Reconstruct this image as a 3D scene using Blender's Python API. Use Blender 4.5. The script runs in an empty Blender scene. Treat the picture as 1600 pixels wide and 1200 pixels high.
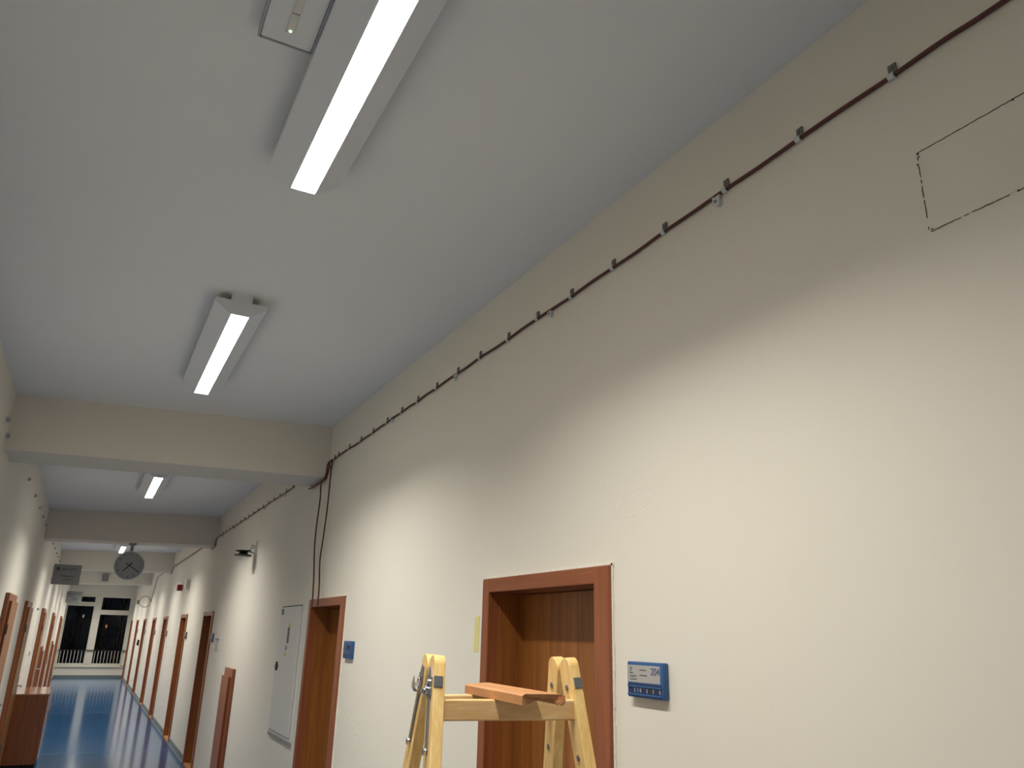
import bpy, bmesh, math, random
from mathutils import Vector, Matrix
random.seed(7)

scene = bpy.context.scene
COL = scene.collection

# ------------------------------------------------------------------ camera
CAM = (0.0, 0.0, 1.8131)
F_PX = 1206.76
PITCH, YAW, ROLL = 0.3172345, 0.4782238, 0.0268378
def cam_axes():
    cy, sy, cp, sp = math.cos(YAW), math.sin(YAW), math.cos(PITCH), math.sin(PITCH)
    f = Vector((sy * cp, cy * cp, sp)); r = Vector((cy, -sy, 0)); u = r.cross(f)
    c, s = math.cos(ROLL), math.sin(ROLL)
    return c * r + s * u, -s * r + c * u, f
R_, U_, F_ = cam_axes()
cd = bpy.data.cameras.new('camera'); cam = bpy.data.objects.new('camera', cd); COL.objects.link(cam)
cd.sensor_width = 36.0; cd.lens = F_PX / 1600 * 36.0; cd.clip_start = 0.05; cd.clip_end = 300
mw = Matrix.Identity(4)
for i in range(3):
    mw[i][0], mw[i][1], mw[i][2], mw[i][3] = R_[i], U_[i], -F_[i], CAM[i]
cam.matrix_world = mw
scene.camera = cam

# ------------------------------------------------------------------ world (night outside) and exposure
world = bpy.data.worlds.new('night_sky'); scene.world = world; world.use_nodes = True
bg = world.node_tree.nodes['Background']; bg.inputs[0].default_value = (0.25, 0.33, 0.55, 1); bg.inputs[1].default_value = 0.006
vs = scene.view_settings
vs.view_transform = 'Standard'; vs.look = 'None'; vs.gamma = 1.0; vs.use_curve_mapping = False
vs.exposure = 0.0
LAMP_W = 35.5            # watts of one ceiling lamp
LAMP_SPREAD = 129.0      # degrees
LAMP_COLOR = (1.0, 0.97, 0.91)
LAMP_GLOW = 9.0

# ------------------------------------------------------------------ geometry constants
XR, XL = 1.5755, -0.70
Y0, Y1 = -5.0, 34.4
def zc(x): return 3.461 - 0.042 * (XR - x)          # ceiling falls slightly to the left
def zb(x): return 3.030 - 0.027 * (XR - x)          # underside of the beams

# ------------------------------------------------------------------ helpers
def srgb(r, g, b):
    def f(c):
        c /= 255.0
        return c / 12.92 if c <= 0.04045 else ((c + 0.055) / 1.055) ** 2.4
    return (f(r), f(g), f(b), 1.0)

MATS = {}
def mat(name, col, rough=0.6, metal=0.0, bump=0.0, bscale=60.0, var=0.0, vscale=3.0, emit=0.0, coat=0.0, trans=0.0, spec=0.5):
    m = bpy.data.materials.new(name); m.use_nodes = True
    nt = m.node_tree; p = nt.nodes['Principled BSDF']
    p.inputs['Base Color'].default_value = col; p.inputs['Roughness'].default_value = rough
    p.inputs['Metallic'].default_value = metal
    p.inputs['Specular IOR Level'].default_value = spec
    if coat: p.inputs['Coat Weight'].default_value = coat; p.inputs['Coat Roughness'].default_value = 0.1
    if trans: p.inputs['Transmission Weight'].default_value = trans
    if emit:
        p.inputs['Emission Color'].default_value = col; p.inputs['Emission Strength'].default_value = emit
    tc = nt.nodes.new('ShaderNodeTexCoord')
    if var:
        n = nt.nodes.new('ShaderNodeTexNoise'); n.inputs['Scale'].default_value = vscale; n.inputs['Detail'].default_value = 5
        nt.links.new(tc.outputs['Object'], n.inputs['Vector'])
        mx = nt.nodes.new('ShaderNodeMix'); mx.data_type = 'RGBA'
        mx.inputs[6].default_value = tuple(c * (1 - var) for c in col[:3]) + (1,)
        mx.inputs[7].default_value = tuple(min(1, c * (1 + var)) for c in col[:3]) + (1,)
        nt.links.new(n.outputs['Fac'], mx.inputs[0]); nt.links.new(mx.outputs[2], p.inputs['Base Color'])
    if bump:
        n = nt.nodes.new('ShaderNodeTexNoise'); n.inputs['Scale'].default_value = bscale; n.inputs['Detail'].default_value = 6
        nt.links.new(tc.outputs['Object'], n.inputs['Vector'])
        b = nt.nodes.new('ShaderNodeBump'); b.inputs['Strength'].default_value = bump; b.inputs['Distance'].default_value = 0.01
        nt.links.new(n.outputs['Fac'], b.inputs['Height']); nt.links.new(b.outputs[0], p.inputs['Normal'])
    MATS[name] = m; return m

def wood(name, c1, c2, axis='z', rough=0.4, fine=14.0, coat=0.0):
    m = bpy.data.materials.new(name); m.use_nodes = True
    nt = m.node_tree; p = nt.nodes['Principled BSDF']; p.inputs['Roughness'].default_value = rough
    if coat: p.inputs['Coat Weight'].default_value = coat; p.inputs['Coat Roughness'].default_value = 0.15
    tc = nt.nodes.new('ShaderNodeTexCoord'); mp = nt.nodes.new('ShaderNodeMapping')
    sc = {'x': (0.7, fine, fine), 'y': (fine, 0.7, fine), 'z': (fine, fine, 0.7)}[axis]
    mp.inputs['Scale'].default_value = sc
    nt.links.new(tc.outputs['Object'], mp.inputs[0])
    n = nt.nodes.new('ShaderNodeTexNoise'); n.inputs['Scale'].default_value = 2.2; n.inputs['Detail'].default_value = 7
    n.inputs['Distortion'].default_value = 0.6
    nt.links.new(mp.outputs[0], n.inputs['Vector'])
    n2 = nt.nodes.new('ShaderNodeTexNoise'); n2.inputs['Scale'].default_value = 9.0; n2.inputs['Detail'].default_value = 3
    nt.links.new(mp.outputs[0], n2.inputs['Vector'])
    ad = nt.nodes.new('ShaderNodeMath'); ad.operation = 'MULTIPLY_ADD'; ad.inputs[1].default_value = 0.35
    nt.links.new(n2.outputs['Fac'], ad.inputs[0]); nt.links.new(n.outputs['Fac'], ad.inputs[2])
    rp = nt.nodes.new('ShaderNodeValToRGB'); rp.color_ramp.elements[0].position = 0.42; rp.color_ramp.elements[1].position = 0.92
    rp.color_ramp.elements[0].color = c1; rp.color_ramp.elements[1].color = c2
    nt.links.new(ad.outputs[0], rp.inputs[0]); nt.links.new(rp.outputs[0], p.inputs['Base Color'])
    MATS[name] = m; return m

mat('wall_paint', srgb(232, 226, 212), 0.75, bump=0.06, bscale=9.0, var=0.02, vscale=1.3)
def pitted(m):
    nt = m.node_tree; p = nt.nodes['Principled BSDF']; b0 = [n for n in nt.nodes if n.type == 'BUMP'][0]; tc = [n for n in nt.nodes if n.type == 'TEX_COORD'][0]
    a = nt.nodes.new('ShaderNodeTexNoise'); a.inputs['Scale'].default_value = 1.7; a.inputs['Detail'].default_value = 2
    r = nt.nodes.new('ShaderNodeMapRange'); r.inputs[1].default_value = 0.60; r.inputs[2].default_value = 0.68
    c = nt.nodes.new('ShaderNodeTexNoise'); c.inputs['Scale'].default_value = 26; c.inputs['Detail'].default_value = 4
    k = nt.nodes.new('ShaderNodeMapRange'); k.inputs[1].default_value = 0.60; k.inputs[2].default_value = 0.64
    u = nt.nodes.new('ShaderNodeMath'); u.operation = 'MULTIPLY'
    b = nt.nodes.new('ShaderNodeBump'); b.inputs['Strength'].default_value = 0.35; b.inputs['Distance'].default_value = 0.004; b.invert = True
    L = nt.links.new
    L(tc.outputs['Object'], a.inputs['Vector']); L(tc.outputs['Object'], c.inputs['Vector']); L(a.outputs['Fac'], r.inputs[0]); L(c.outputs['Fac'], k.inputs[0])
    L(r.outputs[0], u.inputs[0]); L(k.outputs[0], u.inputs[1]); L(u.outputs[0], b.inputs['Height']); L(b0.outputs[0], b.inputs['Normal']); L(b.outputs[0], p.inputs['Normal'])
pitted(MATS['wall_paint'])
mat('ceiling_paint', srgb(232, 231, 230), 0.85, bump=0.05, bscale=14, var=0.015, vscale=1.0)
mat('beam_paint', srgb(226, 218, 204), 0.8, bump=0.05, bscale=14)
mat('floor_vinyl', srgb(30, 86, 132), 0.13, var=0.25, vscale=45, bump=0.015, bscale=3.0)
mat('skirting', srgb(118, 126, 124), 0.5)
wood('door_wood', srgb(126, 74, 28), srgb(166, 104, 50), 'z', 0.38)
wood('door_wood_across', srgb(130, 70, 40), srgb(156, 92, 56), 'y', 0.38)
wood('frame_wood', srgb(130, 70, 40), srgb(156, 92, 56), 'z', 0.4)
wood('cabinet_wood', srgb(122, 66, 30), srgb(150, 88, 46), 'z', 0.22, coat=0.3)
wood('cabinet_top', srgb(150, 92, 56), srgb(176, 116, 74), 'y', 0.12, coat=1.0)  # lighter than cabinet_wood: the bright wall's reflection is partly painted in
wood('pine', srgb(214, 170, 96), srgb(240, 208, 142), 'z', 0.45, fine=22)
wood('pine_across', srgb(218, 172, 112), srgb(240, 204, 150), 'x', 0.45, fine=22)
wood('trim_wood', srgb(180, 122, 72), srgb(206, 152, 102), 'y', 0.5, fine=24)
mat('torn_wood', srgb(214, 150, 108), 0.9, bump=0.6, bscale=120, var=0.25, vscale=60)
mat('threshold_wood', srgb(190, 130, 70), 0.5)
mat('white_metal', srgb(226, 226, 224), 0.4)
mat('lamp_housing', srgb(225, 227, 230), 0.45)
mat('panel_white', srgb(222, 220, 215), 0.45)
mat('gap_black', srgb(22, 20, 18), 0.9)
mat('black_plastic', srgb(16, 15, 15), 0.35)
mat('grey_plastic', srgb(150, 150, 148), 0.5)
mat('rim_grey', srgb(168, 170, 176), 0.5)
mat('dark_grey', srgb(92, 88, 84), 0.6)
mat('pale_plastic', srgb(218, 214, 205), 0.5)
mat('zinc', srgb(132, 134, 136), 0.38, metal=0.75, var=0.12, vscale=120)
mat('chrome', srgb(215, 215, 218), 0.16, metal=1.0)
mat('clip_grey', srgb(124, 120, 112), 0.55, metal=0.3)
mat('clip_pale', srgb(204, 206, 206), 0.5)
mat('red_cable', srgb(86, 38, 30), 0.55)
mat('blue_plastic', srgb(48, 90, 142), 0.35)
mat('dark_blue', srgb(20, 36, 92), 0.3)
mat('sign_card', srgb(176, 172, 168), 0.5)
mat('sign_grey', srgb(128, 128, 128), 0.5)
mat('print_dark', srgb(48, 50, 56), 0.6)
mat('print_mid', srgb(96, 100, 108), 0.6)
mat('print_blue', srgb(70, 92, 128), 0.6)
mat('yellow_tape', srgb(228, 218, 146), 0.55)
mat('yellow_print', srgb(216, 190, 50), 0.6)
mat('alarm_red', srgb(150, 10, 24), 0.35)
mat('clock_face_backlit', srgb(168, 168, 168), 0.5)  # white face greyed: its backlit shade is put into the colour
mat('window_frame', srgb(224, 220, 204), 0.5)
mat('glass', (1, 1, 1, 1), 0.0, trans=1.0).node_tree.nodes['Principled BSDF'].inputs['IOR'].default_value = 1.18
m_ = mat('dome_glass', (0.9, 0.9, 0.9, 1), 0.05)
_t = m_.node_tree.nodes.new('ShaderNodeBsdfTransparent'); _g = m_.node_tree.nodes.new('ShaderNodeBsdfGlossy'); _x = m_.node_tree.nodes.new('ShaderNodeMixShader')
_g.inputs['Roughness'].default_value = 0.05; _x.inputs[0].default_value = 0.14
m_.node_tree.links.new(_t.outputs[0], _x.inputs[1]); m_.node_tree.links.new(_g.outputs[0], _x.inputs[2])
m_.node_tree.links.new(_x.outputs[0], m_.node_tree.nodes['Material Output'].inputs['Surface'])
mat('caulk', srgb(240, 236, 226), 0.8, bump=0.5, bscale=90)
mat('groove', srgb(120, 108, 92), 0.9, var=0.3, vscale=60)
mat('chip_dark', srgb(60, 52, 44), 0.9)
mat('paper', srgb(200, 196, 186), 0.7)
mat('bark', srgb(58, 53, 48), 0.9, bump=0.6, bscale=30)
mat('night_ground', srgb(22, 24, 22), 0.9, var=0.3, vscale=4)
mat('led_green', srgb(200, 255, 190), 0.4, emit=6.0)
mat('lamp_diffuser', srgb(255, 254, 250), 0.4, emit=LAMP_GLOW)
mat('street_amber', srgb(255, 170, 80), 0.4, emit=0.35)
mat('street_white', srgb(235, 235, 225), 0.4, emit=0.2)

class MB:
    """collects shapes into one mesh"""
    def __init__(s): s.v = []; s.f = []
    def add(s, vs_, fs):
        o = len(s.v); s.v += [Vector(v) for v in vs_]; s.f += [tuple(i + o for i in f) for f in fs]; return s
    def box(s, x0, x1, y0, y1, z0, z1):
        x0, x1 = min(x0, x1), max(x0, x1); y0, y1 = min(y0, y1), max(y0, y1); z0, z1 = min(z0, z1), max(z0, z1)
        return s.add([(x0, y0, z0), (x1, y0, z0), (x1, y1, z0), (x0, y1, z0), (x0, y0, z1), (x1, y0, z1), (x1, y1, z1), (x0, y1, z1)],
                     [(0, 3, 2, 1), (4, 5, 6, 7), (0, 1, 5, 4), (1, 2, 6, 5), (2, 3, 7, 6), (3, 0, 4, 7)])
    def obb(s, c, ax, ay, az, hx, hy, hz):
        c = Vector(c); v = []
        for k in (-1, 1):
            for (i, j) in ((-1, -1), (1, -1), (1, 1), (-1, 1)):
                v.append(c + ax * hx * i + ay * hy * j + az * hz * k)
        return s.add(v, [(0, 3, 2, 1), (4, 5, 6, 7), (0, 1, 5, 4), (1, 2, 6, 5), (2, 3, 7, 6), (3, 0, 4, 7)])
    def bbox(s, x0, x1, y0, y1, z0, z1, b, seg=2):
        """box with bevelled edges"""
        bm = bmesh.new(); bmesh.ops.create_cube(bm, size=1)
        for v in bm.verts:
            v.co = Vector(((x0 + x1) / 2 + v.co.x * abs(x1 - x0), (y0 + y1) / 2 + v.co.y * abs(y1 - y0), (z0 + z1) / 2 + v.co.z * abs(z1 - z0)))
        bmesh.ops.bevel(bm, geom=bm.edges[:], offset=b, segments=seg, affect='EDGES', profile=0.5)
        bm.verts.index_update()
        s.add([v.co.copy() for v in bm.verts], [tuple(v.index for v in f.verts) for f in bm.faces]); bm.free(); return s
    def tube(s, pts, r, n=8, caps=True):
        pts = [Vector(p) for p in pts]; rings = []; o = len(s.v); prev = None
        for i, p in enumerate(pts):
            t = (pts[min(i + 1, len(pts) - 1)] - pts[max(i - 1, 0)])
            t = t.normalized() if t.length > 1e-9 else Vector((0, 0, 1))
            if prev is None:
                a = t.cross(Vector((0, 0, 1)));
                if a.length < 1e-3: a = t.cross(Vector((1, 0, 0)))
            else:
                a = prev - t * prev.dot(t)
            a.normalize(); prev = a; b = t.cross(a)
            rr = r[i] if isinstance(r, (list, tuple)) else r
            for k in range(n):
                an = 2 * math.pi * k / n; s.v.append(p + a * math.cos(an) * rr + b * math.sin(an) * rr)
        for i in range(len(pts) - 1):
            for k in range(n):
                s.f.append((o + i * n + k, o + i * n + (k + 1) % n, o + (i + 1) * n + (k + 1) % n, o + (i + 1) * n + k))
        if caps:
            s.f.append(tuple(o + k for k in range(n))[::-1]); s.f.append(tuple(o + (len(pts) - 1) * n + k for k in range(n)))
        return s
    def prism(s, prof, o, ax, ay, d):
        """2-D outline prof in axes ax, ay at origin o, swept by vector d"""
        o = Vector(o); n = len(prof)
        a = [o + ax * p[0] + ay * p[1] for p in prof]; b = [v + Vector(d) for v in a]
        return s.add(a + b, [tuple(range(n))[::-1], tuple(range(n, 2 * n))] + [(i, (i + 1) % n, n + (i + 1) % n, n + i) for i in range(n)])
    def disc(s, c, ax, ay, r, d, n=24):
        return s.prism([(r * math.cos(2 * math.pi * k / n), r * math.sin(2 * math.pi * k / n)) for k in range(n)], c, ax, ay, d)
    def ring(s, c, ax, ay, r0, r1, d, n=32):
        c = Vector(c); d = Vector(d); v = []
        for k in range(n):
            e = ax * math.cos(2 * math.pi * k / n) + ay * math.sin(2 * math.pi * k / n)
            v += [c + e * r0, c + e * r1, c + e * r1 + d, c + e * r0 + d]
        fs = []
        for k in range(n):
            a, b = 4 * k, 4 * ((k + 1) % n)
            for j in range(4): fs.append((a + j, b + j, b + (j + 1) % 4, a + (j + 1) % 4))
        return s.add(v, fs)
    def build(s, name, material, parent=None, smooth=False):
        me = bpy.data.meshes.new(name)
        off = parent_loc(parent) if parent else Vector((0, 0, 0))
        me.from_pydata([v - off for v in s.v], [], s.f)
        bm = bmesh.new(); bm.from_mesh(me); bmesh.ops.recalc_face_normals(bm, faces=bm.faces[:]); bm.to_mesh(me); bm.free()
        me.materials.append(MATS[material])
        if smooth:
            for p in me.polygons: p.use_smooth = True
            me.set_sharp_from_angle(angle=math.radians(40))
        o = bpy.data.objects.new(name, me); COL.objects.link(o)
        if parent: o.parent = parent
        return o
def parent_loc(p):
    l = Vector((0, 0, 0))
    while p: l += p.location; p = p.parent
    return l
def tag(o, label=None, cat=None, group=None, kind=None):
    if label: o['label'] = label
    if cat: o['category'] = cat
    if group: o['group'] = group
    if kind: o['kind'] = kind
    return o
def empty(name, loc, label, cat, group=None, kind=None):
    o = bpy.data.objects.new(name, None); o.empty_display_size = 0.1; COL.objects.link(o); o.location = loc
    return tag(o, label, cat, group, kind)
def copy_thing(root, loc, label=None, group=None):
    r = root.copy(); COL.objects.link(r); r.location = loc
    if label: r['label'] = label
    if group: r['group'] = group
    for ch in list(root.children):
        c = ch.copy(); COL.objects.link(c); c.parent = r
        for g in list(ch.children):
            d = g.copy(); COL.objects.link(d); d.parent = c
    return r
X, Y, Z = Vector((1, 0, 0)), Vector((0, 1, 0)), Vector((0, 0, 1))
def text(name, body, size, o, ax, ay, material, parent, depth=0.0006, center=False):
    """flat lettering: origin o, reading direction ax, up ay"""
    cu = bpy.data.curves.new(name, 'FONT'); cu.body = body; cu.size = size; cu.extrude = depth
    cu.align_x = 'CENTER' if center else 'LEFT'; cu.align_y = 'CENTER' if center else 'BOTTOM'
    t = bpy.data.objects.new(name, cu); COL.objects.link(t)
    dg = bpy.context.evaluated_depsgraph_get(); dg.update()
    me = bpy.data.meshes.new_from_object(t.evaluated_get(dg)); bpy.data.objects.remove(t); bpy.data.curves.remove(cu)
    ax = Vector(ax).normalized(); ay = Vector(ay).normalized(); n = ax.cross(ay); o = Vector(o) - parent_loc(parent)
    M = Matrix(((ax.x, ay.x, n.x, o.x), (ax.y, ay.y, n.y, o.y), (ax.z, ay.z, n.z, o.z), (0, 0, 0, 1)))
    me.transform(M); me.materials.clear(); me.materials.append(MATS[material])
    ob = bpy.data.objects.new(name, me); COL.objects.link(ob); ob.parent = parent
    return ob

# ================================================================== THE SETTING
DOORS_R = [(2.25, 3.235), (5.43, 6.415), (11.87, 12.87), (15.07, 16.07), (18.80, 19.75), (22.0, 22.98), (25.65, 26.6), (29.3, 30.25), (33.05, 34.0)]
OPEN = [(a + 0.05, b - 0.03) for a, b in DOORS_R]       # holes in the masonry
HOLE_TOP = 2.03
mb = MB(); y = Y0
for a, b in OPEN:
    mb.box(XR, XR + 0.3, y, a, 0, 3.5); mb.box(XR, XR + 0.3, a, b, HOLE_TOP, 3.5); y = b
mb.box(XR, XR + 0.3, y, Y1 + 0.3, 0, 3.5)
tag(mb.build('wall_right', 'wall_paint'), 'long warm white painted wall on the right with door recesses', 'wall', kind='structure')
tag(MB().box(XL - 0.3, XL, Y0, Y1 + 0.3, 0, 3.5).build('wall_left', 'wall_paint'), 'white painted wall on the left of the corridor', 'wall', kind='structure')
tag(MB().box(XL - 0.3, XR + 0.3, Y0 - 0.3, Y0, 0, 3.5).build('wall_back', 'wall_paint'), 'white wall closing the corridor behind the viewer', 'wall', kind='structure')
v = [(XL - .3, Y0 - .3, zc(XL - .3)), (XR + .3, Y0 - .3, zc(XR + .3)), (XR + .3, Y1 + .3, zc(XR + .3)), (XL - .3, Y1 + .3, zc(XL - .3))]
mb = MB().add(v + [(a, b, c + 0.2) for a, b, c in v], [(0, 1, 2, 3), (7, 6, 5, 4), (0, 4, 5, 1), (1, 5, 6, 2), (2, 6, 7, 3), (3, 7, 4, 0)])
tag(mb.build('ceiling', 'ceiling_paint'), 'plain grey white plaster ceiling of the corridor', 'ceiling', kind='structure')
fl = tag(MB().box(XL - .3, XR + .3, Y0 - .3, Y1 + .3, -0.2, 0).build('floor', 'floor_vinyl'), 'glossy blue vinyl corridor floor', 'floor', kind='structure')
for ys in (14.3, 20.6):
    MB().box(XL, XR, ys, ys + 0.012, 0.0, 0.0008).build('seam_strip', 'skirting', fl)
mb = MB(); y = Y0
for a, b in DOORS_R:
    mb.box(XR - 0.012, XR, y, a, 0, 0.09); mb.box(XR - 0.03, XR - 0.012, y, a, 0, 0.012); y = b
mb.box(XR - 0.012, XR, y, Y1, 0, 0.09)
tag(mb.build('baseboard_right', 'skirting'), 'grey skirting strip along the right wall', 'baseboard', kind='structure')
tag(MB().box(XL, XL + 0.012, Y0, 12.9, 0, 0.09).box(XL, XL + .012, 14.5, Y1, 0, .09).build('baseboard_left', 'skirting'), 'grey skirting strip along the left wall', 'baseboard', kind='structure')
tag(MB().box(XL + .012, XR - .012, Y1 - 0.012, Y1, 0, 0.09).build('baseboard_end', 'skirting'), 'dark skirting strip under the end window', 'baseboard', kind='structure')

BEAMS = [(-0.65, -0.12, 'behind the viewer'), (6.29, 6.80, 'nearest, with the cables hanging at its right end'), (12.68, 13.20, 'second, carrying the round clock'),
         (19.55, 20.05, 'third, behind the clock'), (26.05, 26.55, 'farthest, carrying the small speaker')]
for n, (a, b, w_) in enumerate(BEAMS):
    prof = [(XL, zb(XL)), (XR, zb(XR)), (XR, zc(XR) + 0.01), (XL, zc(XL) + 0.01)]
    o = MB().prism(prof, (0, a, 0), X, Z, (0, b - a, 0)).build('trim_%d' % (n + 1), 'beam_paint')
    tag(o, 'plastered ceiling beam across the corridor, ' + w_, 'beam', kind='structure')

# ---- end wall with its window
WZ0, WZ1 = 0.43, 3.0
tag(MB().box(XL - .3, XR + .3, Y1, Y1 + .3, 0, WZ0 - 0.03).box(XL - .3, XR + .3, Y1, Y1 + .3, WZ1, 3.5).build('wall_end', 'wall_paint'),
    'pale end wall below and above the night window', 'wall', kind='structure')
win = empty('window_1', (0.4, Y1, WZ0), 'tall white framed window at the corridor end with night outside', 'window', kind='structure')
yf0, yf1 = Y1 + 0.02, Y1 + 0.10
MB().box(XL, -0.675, yf0, yf1, WZ0, WZ1).build('frame_stile', 'window_frame', win)
MB().box(1.455, XR, yf0, yf1, WZ0, WZ1).build('frame_stile', 'window_frame', win)
MB().box(-0.675, 1.455, yf0, yf1, 2.90, WZ1).build('frame_head', 'window_frame', win)
MB().box(-0.675, 1.455, yf0, yf1, WZ0 - .03, 0.48).build('frame_rail', 'window_frame', win)
MB().box(0.235, 0.455, yf0 - 0.02, yf1, 0.48, 2.90).build('mullion', 'window_frame', win)
MB().box(-0.675, 0.235, yf0 - .005, yf1, 2.56, 2.675).build('transom', 'window_frame', win)
MB().box(0.455, 1.455, yf0 - .005, yf1, 2.27, 2.405).build('transom', 'window_frame', win)
for (a, b, c, d) in ((-.675, .235, .48, 2.56), (-.675, .235, 2.675, 2.90), (.455, 1.455, .48, 2.27), (.455, 1.455, 2.405, 2.90)):
    MB().box(a, b, Y1 + .055, Y1 + .065, c, d).build('pane', 'glass', win)
    t = 0.02
    MB().box(a, a + t, yf0 + .01, yf1 - .01, c, d).box(b - t, b, yf0 + .01, yf1 - .01, c, d).box(a, b, yf0 + .01, yf1 - .01, c, c + t).box(a, b, yf0 + .01, yf1 - .01, d - t, d).build('sash', 'window_frame', win)
MB().box(XL, XR, Y1 - 0.05, Y1 + 0.02, WZ0 - 0.06, WZ0 - 0.02).build('sill', 'window_frame', win)

# ---- right-hand doors: deep wooden linings with the leaf set back
DOOR_LABEL = ['brown wooden door in deep frame behind the stepladder, room 204', 'brown door under the two hanging cable ends',
              'third brown door from the right, past the low wooden cabinet', 'fourth brown door from the right, below the red alarm box', 'fifth brown door from the right along the corridor',
              'sixth brown door from the right along the corridor', 'seventh brown door from the right along the corridor', 'eighth brown door from the right, near the end window',
              'last brown door on the right, touching the end window']
for i, (a, b) in enumerate(DOORS_R):
    r = empty('door_%d' % (i + 1), (XR, (a + b) / 2, 0), DOOR_LABEL[i], 'door', kind='structure')
    xf = XR - 0.02; ia, ib, it = a + 0.09, b - 0.063, 2.0
    xs = XR + 0.155
    near = MB().bbox(xf, XR + 0.004, a, ia, 0, 2.06, 0.004).box(XR, xs + .05, a + .051, ia, 0, 2.029).build('jamb', 'frame_wood', r)
    far = MB().bbox(xf, XR + 0.004, ib, b, 0, 2.06, 0.004).box(XR, xs + .05, ib, b - .031, 0, 2.029).build('jamb', 'frame_wood', r)
    MB().box(xf + .055, xs, ib - .006, ib, 0, it).build('lining', 'door_wood', far)
    MB().bbox(xf + .001, XR + 0.004, ia - .002, ib + .002, it, 2.0598, 0.003).box(XR, xs + .05, ia, ib, it, 2.029).build('head', 'door_wood_across', r)
    MB().box(xs, xs + 0.04, ia + 0.004, ib - 0.004, 0.012, it - 0.003).build('leaf', 'door_wood', r)
    MB().box(XR - 0.015, xs, ia, ib, 0.0, 0.018).build('threshold', 'threshold_wood', r)
    if i < 2:
        c = MB()
        for k in range(40):                                   # ragged plaster edge round the frame
            yy = a - .012 + (b - a + .024) * k / 40
            c.box(XR - 0.006, XR + .002, yy, yy + (b - a + .024) / 40, 2.058, 2.064 + random.random() * 0.007)
        for k in range(40):
            zz = 2.07 * k / 40; c.box(XR - 0.006, XR + .002, a - 0.006 - random.random() * 0.005, a + .002, zz, zz + 2.07 / 40)
        c.build('plaster_edge', 'caulk', r)

# ---- left-hand doors: frame and leaf stand proud of the wall
LD = [(8.84, 'nearest brown door on the left wall, cut by the frame edge'), (11.68, 'second brown door on the left, just before the wooden cabinet'),
      (16.31, 'third brown door on the left, past the wooden cabinet'), (21.6, 'fourth brown door on the left wall'), (28.9, 'farthest brown door on the left, by the window')]
for i, (a, lb) in enumerate(LD):
    r = empty('door_%d' % (10 + i), (XL, a + 0.46, 0), lb, 'door', kind='structure')
    xo = XL + 0.038
    MB().bbox(XL - .002, xo, a, a + 0.08, 0, 2.095, 0.004).build('jamb', 'frame_wood', r)
    MB().bbox(XL - .002, xo, a + 0.84, a + 0.92, 0, 2.095, 0.004).build('jamb', 'frame_wood', r)
    MB().bbox(XL - .002, xo - .001, a + 0.078, a + 0.842, 2.02, 2.094, 0.003).build('head', 'door_wood_across', r)
    lf = MB().bbox(XL + 0.004, XL + 0.062, a + 0.086, a + 0.85, 0.01, 2.025, 0.003).build('leaf', 'door_wood', r)
    for hz in (0.35, 1.72):
        MB().tube([(XL + .064, a + .084, hz), (XL + .064, a + .084, hz + .09)], 0.008).build('hinge', 'dark_grey', lf, True)
    hy = a + 0.78
    MB().bbox(XL + .062, XL + .07, hy - .02, hy + .02, 0.95, 1.17, .003).tube([(XL + .068, hy, 1.06), (XL + .115, hy, 1.06), (XL + .118, hy - .02, 1.06), (XL + .118, hy - .12, 1.055)], 0.009).build('handle', 'chrome', lf, True)

# ================================================================== CEILING LAMPS
LX, LZ, LHALF = 0.428, 3.30, 0.765
def lamp(yc, label, gain=1.0):
    top = zc(LX)
    r = empty('ceiling_light', (LX, yc, top), label, 'ceiling light', 'long ceiling lamps')
    a, b = yc - LHALF, yc + LHALF
    # winged housing, thin sheet
    for s in (-1, 1):
        e, g = LX + s * 0.125, LX + s * 0.046
        q = [(g, LZ), (e, LZ + 0.055), (e, LZ + 0.075), (e - s * .004, LZ + .075), (e - s * .004, LZ + 0.059), (g, LZ + 0.005)]
        MB().prism(q, (0, a, 0), X, Z, (0, b - a, 0)).build('wing', 'lamp_housing', r)
    MB().box(LX - 0.05, LX + 0.05, a + .004, b - .004, LZ + 0.0145, top + .004).build('spine', 'lamp_housing', r)
    for (c, d) in ((a - .003, a), (b, b + .003)):
        MB().prism([(-.125, .055), (-.046, 0), (.046, 0), (.125, .055), (.125, .075), (-.125, .075)], (LX, c, LZ), X, Z, (0, d - c, 0)).build('end_cap', 'lamp_housing', r)
    MB().box(LX - .042, LX + .042, a + .003, b - .003, LZ + .006, LZ + .014).build('diffuser', 'lamp_diffuser', r)
    # lengthwise rims of the diffuser slot
    MB().box(LX - .046, LX - .042, a, b, LZ - .001, LZ + .016).box(LX + .042, LX + .046, a, b, LZ - .001, LZ + .016).build('rim', 'lamp_housing', r)
    for yy in (a + .18, b - .18):
        MB().disc((LX, yy, top - .03), X, Y, 0.01, (0, 0, .03), 10).build('bolt', 'chrome', r)
    L = bpy.data.lights.new('lamp_light', 'AREA'); L.shape = 'RECTANGLE'; L.size = 0.082; L.size_y = 2 * LHALF - 0.02
    L.energy = LAMP_W * gain; L.color = LAMP_COLOR; L.spread = math.radians(LAMP_SPREAD)
    lo = bpy.data.objects.new('lamp_light', L); COL.objects.link(lo); lo.parent = r
    lo.location = (0, 0, LZ + .004 - top)
    return r
lamp(-3.3, 'unseen long ceiling lamp added behind the viewer for ambient light', 0.6)  # unseen lamp, added for ambient light from behind the camera
lamp(1.715, 'large bright long ceiling lamp at the top edge, nearest', 0.88)
lamp(4.55, 'long lit ceiling lamp just before the first ceiling beam')
lamp(9.52, 'small lit ceiling lamp between the first and second beams')
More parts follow.
